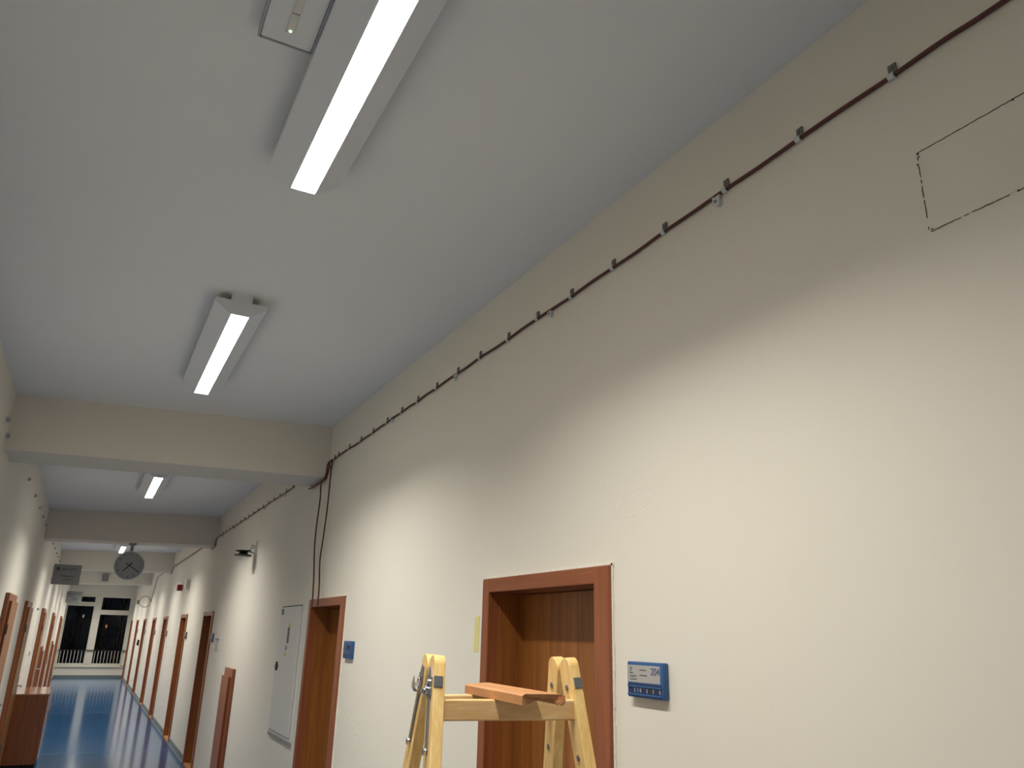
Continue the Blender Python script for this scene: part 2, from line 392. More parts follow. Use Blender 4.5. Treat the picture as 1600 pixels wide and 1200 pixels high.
for yc, lb in ((14.7, 'lit ceiling lamp hidden right behind the clock beam'), (17.8, 'tiny lit lamp seen beside the top of the round clock'),
               (21.4, 'lit ceiling lamp hidden behind the third beam'), (24.15, 'lit ceiling lamp hidden just before the farthest beam'),
               (27.5, 'lit ceiling lamp hidden just past the farthest beam'), (29.9, 'lit ceiling lamp hidden second from the end window'), (32.4, 'lit ceiling lamp hidden nearest the end window')):
    lamp(yc, lb)

# emergency light on the ceiling
ex0, ex1, ey0, ey1 = 0.150, 0.302, 1.50, 1.872
etop = zc(0.22); eb = 3.372
r = empty('emergency_light', ((ex0 + ex1) / 2, (ey0 + ey1) / 2, etop), 'flat white rectangular emergency light on the ceiling beside the large lamp', 'emergency light')
MB().bbox(ex0, ex1, ey0, ey1, eb + .006, etop + .01, .004).build('base', 'grey_plastic', r, True)
t_ = .0055
MB().bbox(ex0, ex0 + t_, ey0, ey1, eb - .002, eb + .012, .002).bbox(ex1 - t_, ex1, ey0, ey1, eb - .002, eb + .012, .002).bbox(ex0 + t_, ex1 - t_, ey0, ey0 + t_, eb - .002, eb + .012, .002).bbox(ex0 + t_, ex1 - t_, ey1 - t_, ey1, eb - .002, eb + .012, .002).build('rim', 'rim_grey', r, True)
MB().bbox(ex0 + .006, ex1 - .006, ey0 + .006, ey1 - .006, eb, eb + .012, .005).build('cover', 'white_metal', r, True)
MB().bbox((ex0 + ex1) / 2 - .011, (ex0 + ex1) / 2 + .011, ey0 + .08, ey1 - .055, eb - .004, eb + .004, .003).build('light_strip', 'pale_plastic', r)
MB().disc(((ex0 + ex1) / 2, ey1 - .068, eb - .006), X, Y, .003, (0, 0, .003), 10).build('indicator', 'led_green', r)
for k in range(3):
    MB().box((ex0 + ex1) / 2 - .009 + .007 * k, (ex0 + ex1) / 2 - .006 + .007 * k, ey1 - .14, ey1 - .136, eb - .0055, eb - .003).build('led_chip', 'dark_grey', r)

# ================================================================== CABLES AND CLIPS
def cable(name, pts, label, r=0.0062, n=8, m='red_cable', group=None, sub=6):
    P = [Vector(p) for p in pts]; out = []
    for i in range(len(P) - 1):
        p0, p1, p2, p3 = P[max(i - 1, 0)], P[i], P[i + 1], P[min(i + 2, len(P) - 1)]
        for k in range(sub):
            t = k / sub
            out.append(0.5 * ((2 * p1) + (p2 - p0) * t + (2 * p0 - 5 * p1 + 4 * p2 - p3) * t * t + (3 * p1 - p0 - 3 * p2 + p3) * t ** 3))
    out.append(P[-1])
    return tag(MB().tube(out, r, n).build(name, m, None, True), label, 'cable', group)
XC = XR - 0.0085
CL1 = [(0.70, 3.182), (0.989, 3.185), (1.290, 3.187), (1.589, 3.185), (1.897, 3.183), (2.208, 3.178), (2.508, 3.175), (2.794, 3.179), (3.079, 3.175), (3.391, 3.180), (3.672, 3.176),
       (3.970, 3.173), (4.273, 3.169), (4.553, 3.169), (4.837, 3.166), (5.134, 3.160), (5.416, 3.158), (5.710, 3.162), (6.008, 3.160), (6.118, 3.155)]
pts = [(XC, -1.0, 3.185), (XC, 0.1, 3.183)]
for i, (yy, zz) in enumerate(CL1):
    pts.append((XC, yy, zz - .004))
    if i + 1 < len(CL1) - 1:
        y2, z2 = CL1[i + 1]; pts.append((XC - .001, (yy + y2) / 2, (zz + z2) / 2 - .004 + random.uniform(-.006, .004)))
cable('fire_cable', pts, 'thin dark red cable clipped along the upper right wall, nearest run', sub=4)
xw = XR - 0.02
def strand(pts, parent, r=0.0066):
    out = []; P = [Vector(p) for p in pts]
    for i in range(len(P) - 1):
        p0, p1, p2, p3 = P[max(i - 1, 0)], P[i], P[i + 1], P[min(i + 2, len(P) - 1)]
        for k in range(6):
            t = k / 6; out.append(0.5 * ((2 * p1) + (p2 - p0) * t + (2 * p0 - 5 * p1 + 4 * p2 - p3) * t * t + (3 * p1 - p0 - 3 * p2 + p3) * t ** 3))
    out.append(P[-1]); MB().tube(out, r, 8).build('strand', 'red_cable', parent, True)
bun = empty('cable_bundle', (xw, 6.3, 3.0), 'twisted dark cables bent down and under the nearest beam at the wall', 'cable')
strand([(xw, 6.13, 3.150), (xw - .01, 6.15, 3.135), (xw - .012, 6.17, 3.09), (xw - .006, 6.21, 3.045), (xw - .012, 6.265, 3.013), (xw, 6.40, 3.010), (xw, 6.58, 3.012), (xw, 6.78, 3.013)], bun)
strand([(xw + .004, 6.135, 3.148), (xw, 6.15, 3.10), (xw - .02, 6.19, 3.06), (xw - .022, 6.24, 3.012), (xw - .016, 6.42, 3.004), (xw - .012, 6.60, 3.006), (xw - .01, 6.80, 3.007)], bun)
strand([(xw - .008, 6.15, 3.142), (xw - .016, 6.19, 3.125), (xw - .02, 6.20, 3.07), (xw - .004, 6.25, 3.018), (xw - .02, 6.36, 2.998), (xw - .004, 6.52, 3.004)], bun)
cable('hanging_cable', [(xw - .004, 6.112, 3.138), (xw - .008, 6.10, 3.12), (xw - .014, 6.085, 3.05), (xw - .012, 6.09, 2.8), (xw - .012, 6.12, 2.55), (xw - .014, 6.15, 2.35), (xw - .02, 6.07, 2.15), (xw - .028, 6.03, 2.005)],
      'right one of two dark red cable ends hanging to the door')
cable('hanging_cable', [(xw - .02, 6.325, 2.985), (xw - .022, 6.335, 2.95), (xw - .014, 6.345, 2.85), (xw - .012, 6.385, 2.62), (xw - .012, 6.37, 2.45), (xw - .016, 6.28, 2.22), (xw - .028, 6.195, 2.005)],
      'left one of two dark red cable ends hanging to the door')
CL2 = [(7.60 + 0.3 * k, 3.147 - .001 * (k % 3)) for k in range(17)]
cable('fire_cable', [(XC, 7.534, 3.147)] + [(XC, a, b - .004) for a, b in CL2] + [(XC, 12.60, 3.146), (XC - .008, 12.655, 3.08), (XC - .012, 12.672, 3.016), (XC - .006, 12.9, 3.008), (XC, 13.16, 3.012)],
      'dark cable clipped along the right wall between first and second beams', n=6, sub=3)
CL3 = [(14.65 + 0.3 * k, 3.139 - .001 * (k % 3)) for k in range(16)]
cable('fire_cable', [(XC, 13.3, 3.06), (XC, 14.0, 3.13)] + [(XC, a, b - .004) for a, b in CL3] + [(XC, 19.45, 3.123), (XC - .008, 19.52, 3.06), (XC - .012, 19.545, 3.012), (XC - .006, 19.8, 3.008), (XC, 20.0, 3.012)],
      'dark cable clipped along the right wall behind the clock beam', n=6, sub=3)
lx_, ly, lz, lr = XR - .165, 24.9, 2.515, 0.145
loop = [(lx_ + lr * math.cos(t), ly + .02 * t / 6.3, lz + lr * math.sin(t)) for t in [k * 2 * math.pi / 14 for k in range(15)]]
cable('fire_cable', [(XC, 20.4, 3.08), (XC, 21.68, 3.137), (XC, 22.6, 3.15), (XC, 23.6, 3.15), (XC, 24.0, 3.06), (XC, 24.4, 2.86), (XC, 24.8, 2.66)] + loop,
      'dark cable end hanging in a round coil on the right wall', n=6, sub=3, r=.0075)

def clip(y_, z_, label, group=None, side=1, xw_=XR):
    """metal strap clip: plate with screw above, pale wrap under the cable"""
    r = empty('cable_clip', (xw_, y_, z_), label, 'cable clip', group)
    t = MB()
    lean = random.uniform(-.15, .15)
    t.obb((xw_ - side * .004, y_ + .02 * lean, z_ + .019), X, (Y + Z * lean * .3).normalized(), (Z - Y * lean * .3).normalized(), .0025, .0105, .0135)
    t.build('plate', 'clip_grey', r)
    MB().disc((xw_ - side * .0065, y_, z_ + .021), Y, Z, .0045, (-side * .003, 0, 0), 8).build('screw', 'zinc', r)
    w = MB(); prof = []
    for k in range(9):
        an = math.radians(80 - 250 * k / 8); prof.append((-side * .0085 - side * .0095 * math.cos(an), -.004 + .0095 * math.sin(an)))
    for k in range(8, -1, -1):
        an = math.radians(80 - 250 * k / 8); prof.append((-side * .0085 - side * .0075 * math.cos(an), -.004 + .0075 * math.sin(an)))
    w.prism(prof, (xw_, y_ - .009, z_), X, Z, (0, .018, 0)); w.build('wrap', 'clip_pale', r)
    return r
ORD = ['first', 'second', 'third', 'fourth', 'fifth', 'sixth', 'seventh', 'eighth', 'ninth', 'tenth', 'eleventh', 'twelfth', 'thirteenth', 'fourteenth', 'fifteenth', 'sixteenth', 'seventeenth', 'eighteenth', 'nineteenth']
c0 = None
for i, (a, b) in enumerate(CL1[1:-1]):
    c_ = clip(a, b, 'small grey metal clip on the near cable, %s counted from the right picture edge' % ORD[i], 'clips along the near cable')
    if i == 1: c0 = c_
clip(6.118, 3.156, 'grey clip at the beam where the cables turn down', 'clips along the near cable')
clip(6.74, 3.016, 'clip at the far end of the cables under the nearest beam', None)
for i, (a, b) in enumerate(CL2):
    copy_thing(c0, (XR, a, b), 'tiny dark cable clip, %s past the first beam on the right wall' % ORD[i], 'clips between first and second beams')
for i, (a, b) in enumerate(CL3):
    copy_thing(c0, (XR, a, b), 'tiny dark cable clip, %s past the clock beam on the right wall' % ORD[i], 'clips behind the clock beam')

def hook(y_, z_, label, group):
    r = empty('cable_hook', (XR, y_, z_), label, 'cable hook', group)
    MB().prism([(-.016, .014), (.018, .016), (.016, -.016), (.006, -.022), (-.012, -.008)], (XR - .014, y_, z_), -Y, Z, (.014, 0, 0)).build('body', 'clip_pale', r)
    MB().disc((XR - .014, y_, z_ - .002), Y, Z, .005, (-.003, 0, 0), 8).build('screw', 'zinc', r)
    MB().prism([(-.014, .012), (-.020, .020), (-.016, .024), (-.006, .016)], (XR - .014, y_, z_), -Y, Z, (.01, 0, 0)).build('lip', 'clip_pale', r)
    return r
for i, a in enumerate((1.629, 2.681, 3.704, 4.732)):
    hook(a, 3.160, 'pale plastic anchor hook under the near cable, %s from the right' % ORD[i], 'pale hooks under the cable')
for i, a in enumerate((7.944, 8.95, 10.025, 11.04, 12.05)):
    hook(a, 3.128, 'tiny pale anchor hook under the cable, %s past the first beam' % ORD[i], 'pale hooks past the first beam')

# empty clips on the left wall
def left_clip(y_, z_, label, group):
    r = empty('wall_clip', (XL, y_, z_), label, 'wall clip', group)
    MB().prism([(-.014, -.014), (.014, -.014), (.014, -.004), (-.004, -.004), (-.004, .006), (.014, .006), (.014, .014), (-.014, .014)], (XL, y_, z_), Y, Z, (.022, 0, 0)).build('body', 'rim_grey', r)
    MB().disc((XL + .022, y_, z_), Y, Z, .005, (.003, 0, 0), 8).build('screw', 'zinc', r)
left_clip(6.08, 3.13, 'empty grey clip on the left wall above the nearest beam edge, upper of two', 'empty clips at the left wall')
left_clip(6.25, 3.055, 'empty grey clip on the left wall at the nearest beam edge, lower of two', 'empty clips at the left wall')
for i, a in enumerate((8.54, 9.63, 10.6, 11.5, 12.39)):
    left_clip(a, 3.12, 'tiny empty clip on the left wall, %s past the first beam' % ORD[i], 'left clips before the clock beam')
for i, a in enumerate((14.2, 15.25, 16.2, 17.3, 18.2, 19.2)):
    left_clip(a, 3.118, 'tiny empty clip above the left sign, %s past the clock beam' % ORD[i], 'left clips past the clock beam')

# ================================================================== THINGS ON THE RIGHT WALL
# room sign 204
sy0, sy1, sz0, sz1 = 1.966, 2.146, 1.647, 1.7515
r = empty('room_sign', (XR, (sy0 + sy1) / 2, sz0), 'blue plastic room sign reading 204 right of the nearest door', 'room sign', 'blue signs beside the doors')
xs = XR - 0.022
body = MB().bbox(xs, XR, sy0, sy1, sz0, sz1, .004).build('body', 'blue_plastic', r, True)
MB().box(xs - .0008, xs + .002, sy0 + .014, sy1 - .006, sz0 + .044, sz1 - .010).build('card', 'sign_card', r)
MB().box(xs - .0015, xs + .002, sy0 + .008, sy1 - .004, sz0 + .036, sz0 + .040).build('groove', 'dark_blue', r)
MB().box(xs - .0006, xs + .002, sy0 + .013, sy1 - .006, sz0 + .014, sz0 + .028).build('slider_track', 'dark_blue', r)
MB().bbox(xs - .004, xs + .002, sy0 + .006, sy1 - .004, sz0 + .030, sz0 + .0345, .0015).build('slider_rail', 'blue_plastic', r)
MB().bbox(xs - .004, xs + .002, sy0 + .006, sy1 - .004, sz0 + .006, sz0 + .0115, .0015).build('slider_rail', 'blue_plastic', r)
for k in range(5):
    yy = sy1 - .020 - k * .031
    MB().box(xs - .0035, xs, yy - .016, yy, sz0 + .015, sz0 + .027).build('slider', ['dark_blue', 'print_blue', 'dark_blue', 'print_dark', 'dark_blue'][k], r)
    MB().box(xs - .0035, xs, yy - .024, yy - .019, sz0 + .015, sz0 + .027).build('slider', 'grey_plastic', r)
tx = xs - .0012
text('room_number', '204', .029, (tx, sy0 + .058, sz0 + .063), -Y, Z, 'print_blue', r)
text('card_text', 'Ž.', .022, (tx, sy1 - .014, sz0 + .066), -Y, Z, 'print_mid', r)
for (a, b, c, d) in ((.016, .050, .052, .0545), (.016, .046, .060, .0615), (.016, .05, .0635, .0645), (.066, .098, .079, .082), (.066, .102, .064, .067)):
    MB().box(tx - .0003, tx + .0004, sy1 - b, sy1 - a, sz0 + c, sz0 + d).build('print_line', 'print_mid', r)

def small_sign(yn, label, m='blue_plastic'):
    a, b = yn - .27, yn - .09
    r = empty('room_sign', (XR, (a + b) / 2, 1.655), label, 'room sign', 'blue signs beside the doors')
    MB().bbox(XR - .022, XR, a, b, 1.655, 1.765, .004).build('body', m, r, True)
    MB().box(XR - .0235, XR - .02, a + .012, b - .008, 1.70, 1.755).build('card', 'sign_card' if m != 'blue_plastic' else 'print_blue', r)
    MB().box(XR - .0235, XR - .02, a + .012, b - .008, 1.668, 1.684).build('slider_track', 'dark_blue', r)
    MB().box(XR - .0245, XR - .023, a + .03, b - .09, 1.714, 1.738).build('print_line', 'print_dark', r)
    return r
for i, nm in ((1, 'blue room sign beside the door under the hanging cables'), (2, 'small blue edged room sign beside the third door'), (3, 'tiny dark room sign beside the fourth door'),
              (4, 'tiny room sign beside the fifth door'), (5, 'tiny room sign beside the sixth door'), (6, 'tiny room sign beside the seventh door'), (7, 'tiny room sign beside the eighth door')):
    small_sign(DOORS_R[i][0] - (0 if i == 1 else .02), nm, 'blue_plastic' if i == 1 else 'dark_grey' if i > 2 else 'print_blue')
r = empty('paper_notice', (XR, 11.2, 1.56), 'pale paper notice on the wall beside the third door', 'notice')
MB().box(XR - .006, XR, 11.08, 11.34, 1.56, 1.70).build('sheet', 'paper', r)
MB().box(XR - .012, XR - .004, 11.07, 11.35, 1.692, 1.706).build('clip_strip', 'grey_plastic', r)

# tape
tag(MB().prism([(0, 0), (.050, .002), (.052, .155), (.004, .153)], (XR - .0012, 3.345, 1.747), -Y, Z, (.001, 0, 0)).build('tape_strip', 'yellow_tape'), 'strip of pale yellow masking tape left of the nearest door', 'tape')
tag(MB().prism([(0, 0), (.030, .0), (.036, .10), (.006, .10)], (XR - .0012, 6.37, 2.11), -Y, Z, (.001, 0, 0)).build('tape_strip', 'yellow_tape'), 'short yellowish tape strip above the door under the hanging cables', 'tape')

# electrical panel
py0, py1, pz0, pz1 = 6.60, 7.44, 0.985, 2.045
r = empty('electrical_panel', (XR, (py0 + py1) / 2, pz0), 'flat white electrical panel with black lock left of the second door', 'electrical panel')
MB().box(XR - .012, XR + .01, py0, py0 + .05, pz0, pz1).box(XR - .012, XR + .01, py1 - .03, py1, pz0, pz1).box(XR - .012, XR + .01, py0 + .05, py1 - .03, pz1 - .018, pz1).box(XR - .012, XR + .01, py0 + .05, py1 - .03, pz0, pz0 + .03).build('frame', 'panel_white', r)
MB().box(XR - .013, XR + .006, py0 + .05, py1 - .03, pz1 - .028, pz1 - .018).build('gap', 'gap_black', r)
MB().box(XR - .0115, XR + .006, py0 + .05, py1 - .03, pz0 + .03, pz1 - .028).build('gap', 'grey_plastic', r)
dr = MB().bbox(XR - .022, XR - .012, py0 + .053, py1 - .033, pz0 + .036, pz1 - .026, .002).build('panel_door', 'panel_white', r)
MB().bbox(XR - .016, XR, py0, py1 - .005, pz0 - .02, pz0 + .012, .004).build('bottom_ledge', 'grey_plastic', r)
xp = XR - .0225
hz_, hy_ = 1.525, 7.33
MB().box(xp - .012, xp, hy_ - .012, hy_ + .012, hz_ - .035, hz_ + .035).box(xp - .012, xp, hy_ - .035, hy_ + .03, hz_ - .012, hz_ + .012).build('lock', 'black_plastic', dr)
MB().box(xp - .001, xp + .001, 7.29, 7.37, 1.955, 2.005).build('label_plate', 'print_mid', dr)
MB().prism([(-.035, 0), (.035, 0), (0, .055)], (xp - .001, 7.0, 1.845), -Y, Z, (.001, 0, 0)).build('warning_sticker', 'yellow_print', dr)
MB().box(xp - .001, xp, 6.985, 7.055, 1.72, 1.845).build('text_sticker', 'print_dark', dr)
for k in range(6):
    MB().box(xp - .0016, xp - .0008, 6.992, 7.048 - .008 * (k % 3), 1.733 + k * .019, 1.739 + k * .019).build('print_line', 'paper', dr)
MB().box(xp - .001, xp, 7.03, 7.07, 1.665, 1.70).build('text_sticker', 'print_mid', dr)
MB().prism([(-.028, 0), (.028, 0), (0, .045)], (xp - .001, 7.065, 1.615), -Y, Z, (.001, 0, 0)).build('warning_sticker', 'yellow_print', dr)

# low wooden cabinets fixed to the walls
def low_cab(a, side, label):
    xw_ = XR if side > 0 else XL
    r = empty('wooden_wall_cabinet', (xw_, a + .28, 0), label, 'wall cabinet', 'low wooden wall cabinets')
    s = -side
    MB().bbox(min(xw_, xw_ + s * .035), max(xw_, xw_ + s * .035), a, a + .56, 0.0, 1.40, .003).build('back_frame', 'frame_wood', r)
    d = MB().bbox(min(xw_ + s * .03, xw_ + s * .062), max(xw_ + s * .03, xw_ + s * .062), a + .07, a + .54, 0.08, 1.315, .003).build('cabinet_door', 'frame_wood', r)
low_cab(9.52, 1, 'low wooden cabinet standing out from the right wall, top at chest height')
low_cab(18.9, -1, 'low dark wooden cabinet on the left wall past the third door')
low_cab(25.3, -1, 'low dark wooden cabinet on the left wall before the farthest door')

# dome device on an arm
r = empty('dome_camera', (XR, 9.2, 2.39), 'black dome device with clear cover on a pale wall bracket', 'camera')
MB().bbox(XR - .018, XR, 9.16, 9.24, 2.42, 2.78, .004).build('wall_plate', 'pale_plastic', r)
MB().tube([(XR - .01, 9.2, 2.70), (XR - .03, 9.2, 2.705), (XR - .06, 9.2, 2.69), (XR - .09, 9.2, 2.668)], .008).tube([(XR - .01, 9.2, 2.64), (XR - .06, 9.2, 2.65), (XR - .09, 9.2, 2.662)], .008).build('arm', 'pale_plastic', r, True)
MB().tube([(XR - .02, 9.2, 2.72), (XR - .05, 9.2, 2.735), (XR - .055, 9.2, 2.70), (XR - .02, 9.2, 2.70)], .004).build('wire', 'dark_grey', r, True)
cxd = XR - .135
MB().disc((cxd, 9.2, 2.652), X, Y, .085, (0, 0, .012), 24).build('mount_plate', 'black_plastic', r)
MB().tube([(cxd, 9.2, 2.655), (cxd, 9.2, 2.64), (cxd, 9.2, 2.618)], [.06, .045, .05], 20).build('neck', 'black_plastic', r, True)
MB().disc((cxd, 9.2, 2.604), X, Y, .095, (0, 0, .014), 24).build('base_ring', 'black_plastic', r)
dome = MB(); dome.tube([(cxd, 9.2, 2.604 - .055 * math.sin(t)) for t in [math.radians(k * 11) for k in range(9)]], [max(.004, .075 * math.cos(math.radians(k * 11))) for k in range(9)], 20)
dome.build('dome_cover', 'dome_glass', r, True)

# red alarm box and pale sounder
r = empty('alarm_sounder', (XR, 16.62, 2.51), 'small dark red alarm box on the right wall above the fourth door', 'alarm')
MB().bbox(XR - .11, XR - .02, 16.60, 16.70, 2.51, 2.625, .006).build('body', 'alarm_red', r, True)
MB().box(XR - .02, XR, 16.61, 16.69, 2.52, 2.615).build('back_plate', 'pale_plastic', r)
r = empty('wall_speaker', (XR, 15.55, 2.48), 'pale narrow wall box right of the red alarm box', 'wall box')
MB().bbox(XR - .09, XR, 15.5, 15.62, 2.485, 2.68, .015, 3).build('body', 'pale_plastic', r, True)
MB().box(XR - .06, XR - .05, 15.496, 15.502, 2.51, 2.65).box(XR - .03, XR - .024, 15.496, 15.502, 2.51, 2.65).build('slot', 'dark_grey', r)
r = empty('wall_sensor', (XR, 31.3, 2.62), 'tiny grey round sensor high on the right wall near the window', 'sensor')
MB().disc((XR - .05, 31.3, 2.67), Y, Z, .07, (.05, 0, 0), 16).build('body', 'grey_plastic', r); MB().disc((XR - .065, 31.3, 2.67), Y, Z, .04, (.02, 0, 0), 16).build('lens', 'pale_plastic', r)
r = empty('wall_phone', (XR, 27.45, 1.29), 'small black box on the right wall between far doors', 'wall box')
MB().bbox(XR - .05, XR, 27.36, 27.54, 1.29, 1.46, .006).build('body', 'black_plastic', r); MB().bbox(XR - .062, XR - .045, 27.39, 27.51, 1.31, 1.40, .004).build('face', 'dark_grey', r)
r = empty('wall_socket', (XR, 27.5, .26), 'tiny pale wall socket low on the far right wall', 'socket')
MB().bbox(XR - .014, XR, 27.46, 27.54, .26, .34, .004).build('plate', 'pale_plastic', r); MB().disc((XR - .016, 27.5, .30), Y, Z, .02, (.004, 0, 0), 14).build('insert', 'grey_plastic', r)
# left wall bits
r = empty('light_switch', (XL, 15.0, 1.35), 'small pale light switch on the left wall above the wooden cabinet', 'light switch')
MB().bbox(XL, XL + .014, 14.96, 15.04, 1.34, 1.42, .004).build('plate', 'pale_plastic', r); MB().bbox(XL + .012, XL + .02, 14.975, 15.025, 1.355, 1.405, .003).build('rocker', 'grey_plastic', r)
r = empty('wall_bell', (XL, 14.76, 2.02), 'tiny grey fitting high on the left wall between doors', 'wall fitting')
MB().bbox(XL, XL + .018, 14.74, 14.78, 2.03, 2.07, .004).build('body', 'grey_plastic', r); MB().disc((XL + .018, 14.76, 2.05), Y, Z, .012, (.006, 0, 0), 14).build('button', 'dark_grey', r)

# hatch cut in the plaster, upper right: plate with ragged open joints
hy0, hy1, hz0, hz1 = 0.42, 0.962, 2.728, 2.940
r = empty('wall_hatch', (XR, (hy0 + hy1) / 2, hz0), 'flush painted hatch with cracked dark joint lines, upper right wall', 'wall hatch')
MB().box(XR - .0012, XR + .002, hy0, hy1 - .002, hz0 + .002, hz1 - .002).build('cover', 'wall_paint', r)
g = MB()
def crack(y_a, z_a, y_b, z_b, n, w0, w1, skip):
    for k in range(n):
        if random.random() < skip: continue
        t0, t1 = k / n, (k + 1.02) / n
        j = random.uniform(-.0008, .0008); w = random.uniform(w0, w1)
        ya, za, yb, zb_ = y_a + (y_b - y_a) * t0, z_a + (z_b - z_a) * t0, y_a + (y_b - y_a) * t1, z_a + (z_b - z_a) * t1
        if abs(y_b - y_a) > abs(z_b - z_a): g.box(XR - .0022, XR, ya, yb, za + j - w, za + j + w)
        else: g.box(XR - .0022, XR, ya + j - w, ya + j + w, za, zb_)
crack(hy1, hz1, hy0, hz1, 60, .0004, .0009, .05); crack(hy1 - .004, hz0, hy0, hz0, 60, .0004, .0009, .1); crack(hy1, hz1 - .004, hy1, hz0 + .006, 26, .0004, .0011, .25)
for (a, b, w) in ((hy1 - .002, hz1 - .003, .0028), (hy1 - .004, hz1 - .012, .002), (hy1 - .008, hz0 + .004, .002), (.76, hz0, .0022), (.735, hz1 - .002, .0022), (hy1 + .003, hz1 - .03, .0016)):
    MB().prism([(-w, -w * .6), (w * .7, -w), (w, w * .5), (-w * .4, w)], (XR - .0026, a, b), -Y, Z, (.002, 0, 0)).build('chip', 'chip_dark', r)
tag(g.build('joint_crack', 'groove', r), kind='stuff')

# ================================================================== HANGING THINGS
# clock under the second beam
cc = Vector((0.437, 12.93, 2.675)); cr = 0.207
r = empty('wall_clock', (cc.x, cc.y, zb(cc.x)), 'round double sided clock, its face greyed as if backlit, hanging from the second beam, showing twenty past seven', 'clock')
MB().ring(cc + Vector((0, -.06, 0)), X, Z, cr - .012, cr, (0, .12, 0), 48).build('rim', 'white_metal', r, True)
MB().disc(cc + Vector((0, -.052, 0)), X, Z, cr - .010, (0, .004, 0), 48).build('face', 'clock_face_backlit', r)
MB().disc(cc + Vector((0, .048, 0)), X, Z, cr - .010, (0, .004, 0), 48).build('face', 'clock_face_backlit', r)
MB().box(cc.x - .022, cc.x + .022, cc.y - .02, cc.y + .02, cc.z + cr - .004, zb(cc.x) - .02).build('stem', 'grey_plastic', r)
MB().bbox(cc.x - .05, cc.x + .05, cc.y - .04, cc.y + .04, zb(cc.x) - .03, zb(cc.x) + .005, .004).build('mount', 'grey_plastic', r)
yf = cc.y - .0535
for k in range(1, 13):
    an = math.radians(30 * k)
    text('numeral', str(k), .042, (cc.x + .158 * math.sin(an), yf, cc.z + .158 * math.cos(an)), X, Z, 'print_dark', r, center=True)
def hand(deg, ln, tail, w, yy):
    an = math.radians(deg); u = Vector((math.sin(an), 0, math.cos(an))); s_ = Vector((math.cos(an), 0, -math.sin(an)))
    MB().prism([(-w, -tail), (w, -tail), (w * .8, ln), (-w * .8, ln)], Vector((cc.x, yy, cc.z)), s_, u, (0, -.002, 0)).build('hand', 'black_plastic', r)
hand(220, .115, .055, .008, yf - .003); hand(122, .165, .055, .0065, yf - .006)
MB().disc((cc.x, yf - .012, cc.z), X, Z, .011, (0, .012, 0), 14).build('hub', 'black_plastic', r)

def flag_sign(yq, label, full=True):
    a, b, z0_, z1_ = XL + .012, -0.22, 2.545, 2.915
    r = empty('direction_sign', (XL, yq, z0_), label, 'sign', 'grey signs standing out from the left wall')
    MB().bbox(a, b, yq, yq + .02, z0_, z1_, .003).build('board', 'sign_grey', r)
    MB().box(a - .004, a + .006, yq - .004, yq + .024, z0_ - .004, z1_ + .004).build('edge_strip', 'pale_plastic', r)
    for zz in (z0_ + .09, z1_ - .08):
        MB().box(XL - .005, a, yq + .004, yq + .016, zz - .012, zz + .012).build('bracket', 'dark_grey', r)
    MB().box(a + .05, a + .105, yq - .0012, yq, z1_ - .115, z1_ - .06).build('logo_square', 'print_dark', r)
    MB().prism([(.006, .006), (.049, .006), (.006, .049)], (a + .05, yq - .002, z1_ - .115), X, Z, (0, .001, 0)).build('logo_mark', 'print_mid', r)
    text('sign_text', 'od 210.3', .072, (a + .145, yq - .001, z1_ - .122), X, Z, 'print_dark', r)
    text('sign_text', 'Pedagogické', .048, (a + .135, yq - .001, z0_ + .135), X, Z, 'print_dark', r)
    text('sign_text', 'oddělení', .048, (a + .185, yq - .001, z0_ + .07), X, Z, 'print_dark', r)
    return r
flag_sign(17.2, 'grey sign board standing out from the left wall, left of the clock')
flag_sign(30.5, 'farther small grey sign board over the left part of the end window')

r = empty('beam_speaker', (.315, 26.05, 3.08), 'small grey speaker box on the farthest beam left of the clock', 'speaker')
MB().bbox(.24, .39, 25.97, 26.05, 3.075, 3.27, .008).build('body', 'dark_grey', r); MB().box(.255, .375, 25.965, 25.972, 3.09, 3.255).build('grille', 'rim_grey', r)
for k in range(6): MB().box(.257, .373, 25.96, 25.967, 3.098 + k * .026, 3.108 + k * .026).build('grille_slat', 'dark_grey', r)

# window railing
r = empty('window_railing', (.4, Y1 - .03, .45), 'low railing with dark top rail and pale bars across the end window', 'railing')
MB().box(XL, XR, Y1 - .045, Y1 - .015, .945, .975).build('top_rail', 'black_plastic', r)
for k in range(8): MB().box(-.60 + k * .115 - .008, -.60 + k * .115 + .008, Y1 - .038, Y1 - .022, .43, .946).build('baluster', 'window_frame', r)
for k in range(9): MB().box(.53 + k * .112 - .008, .53 + k * .112 + .008, Y1 - .038, Y1 - .022, .43, .946).build('baluster', 'window_frame', r)

# ================================================================== WOODEN CABINET, LEFT
ca, cb, cx0, cx1, ch = 12.95, 14.40, XL + .014, -.262, .925
r = empty('wooden_cabinet', ((cx0 + cx1) / 2, (ca + cb) / 2, 0), 'low brown wooden cabinet with glossy top against the left wall', 'cabinet')
MB().box(cx0 + .015, cx1 - .02, ca + .012, cb, 0, .07).build('plinth', 'gap_black', r)
MB().bbox(cx0, cx1 - .02, ca, ca + .02, .05, ch - .02, .002).build('side_panel', 'cabinet_wood', r)
MB().bbox(cx0, cx1 - .02, cb - .02, cb, .05, ch - .02, .002).build('side_panel', 'cabinet_wood', r)
MB().box(cx0, cx0 + .012, ca + .02, cb - .02, .05, ch - .02).build('back_panel', 'cabinet_wood', r)
for k in range(3):
    y_a = ca + .002 + k * (cb - ca) / 3; y_b = y_a + (cb - ca) / 3 - .006
    d = MB().bbox(cx1 - .02, cx1, y_a, y_b, .075, ch - .025, .002).build('cabinet_door', 'cabinet_wood', r)
    MB().tube([(cx1, y_b - .04, .6), (cx1 + .025, y_b - .04, .6), (cx1 + .025, y_b - .04, .72), (cx1, y_b - .04, .72)], .005).build('handle', 'chrome', d, True)
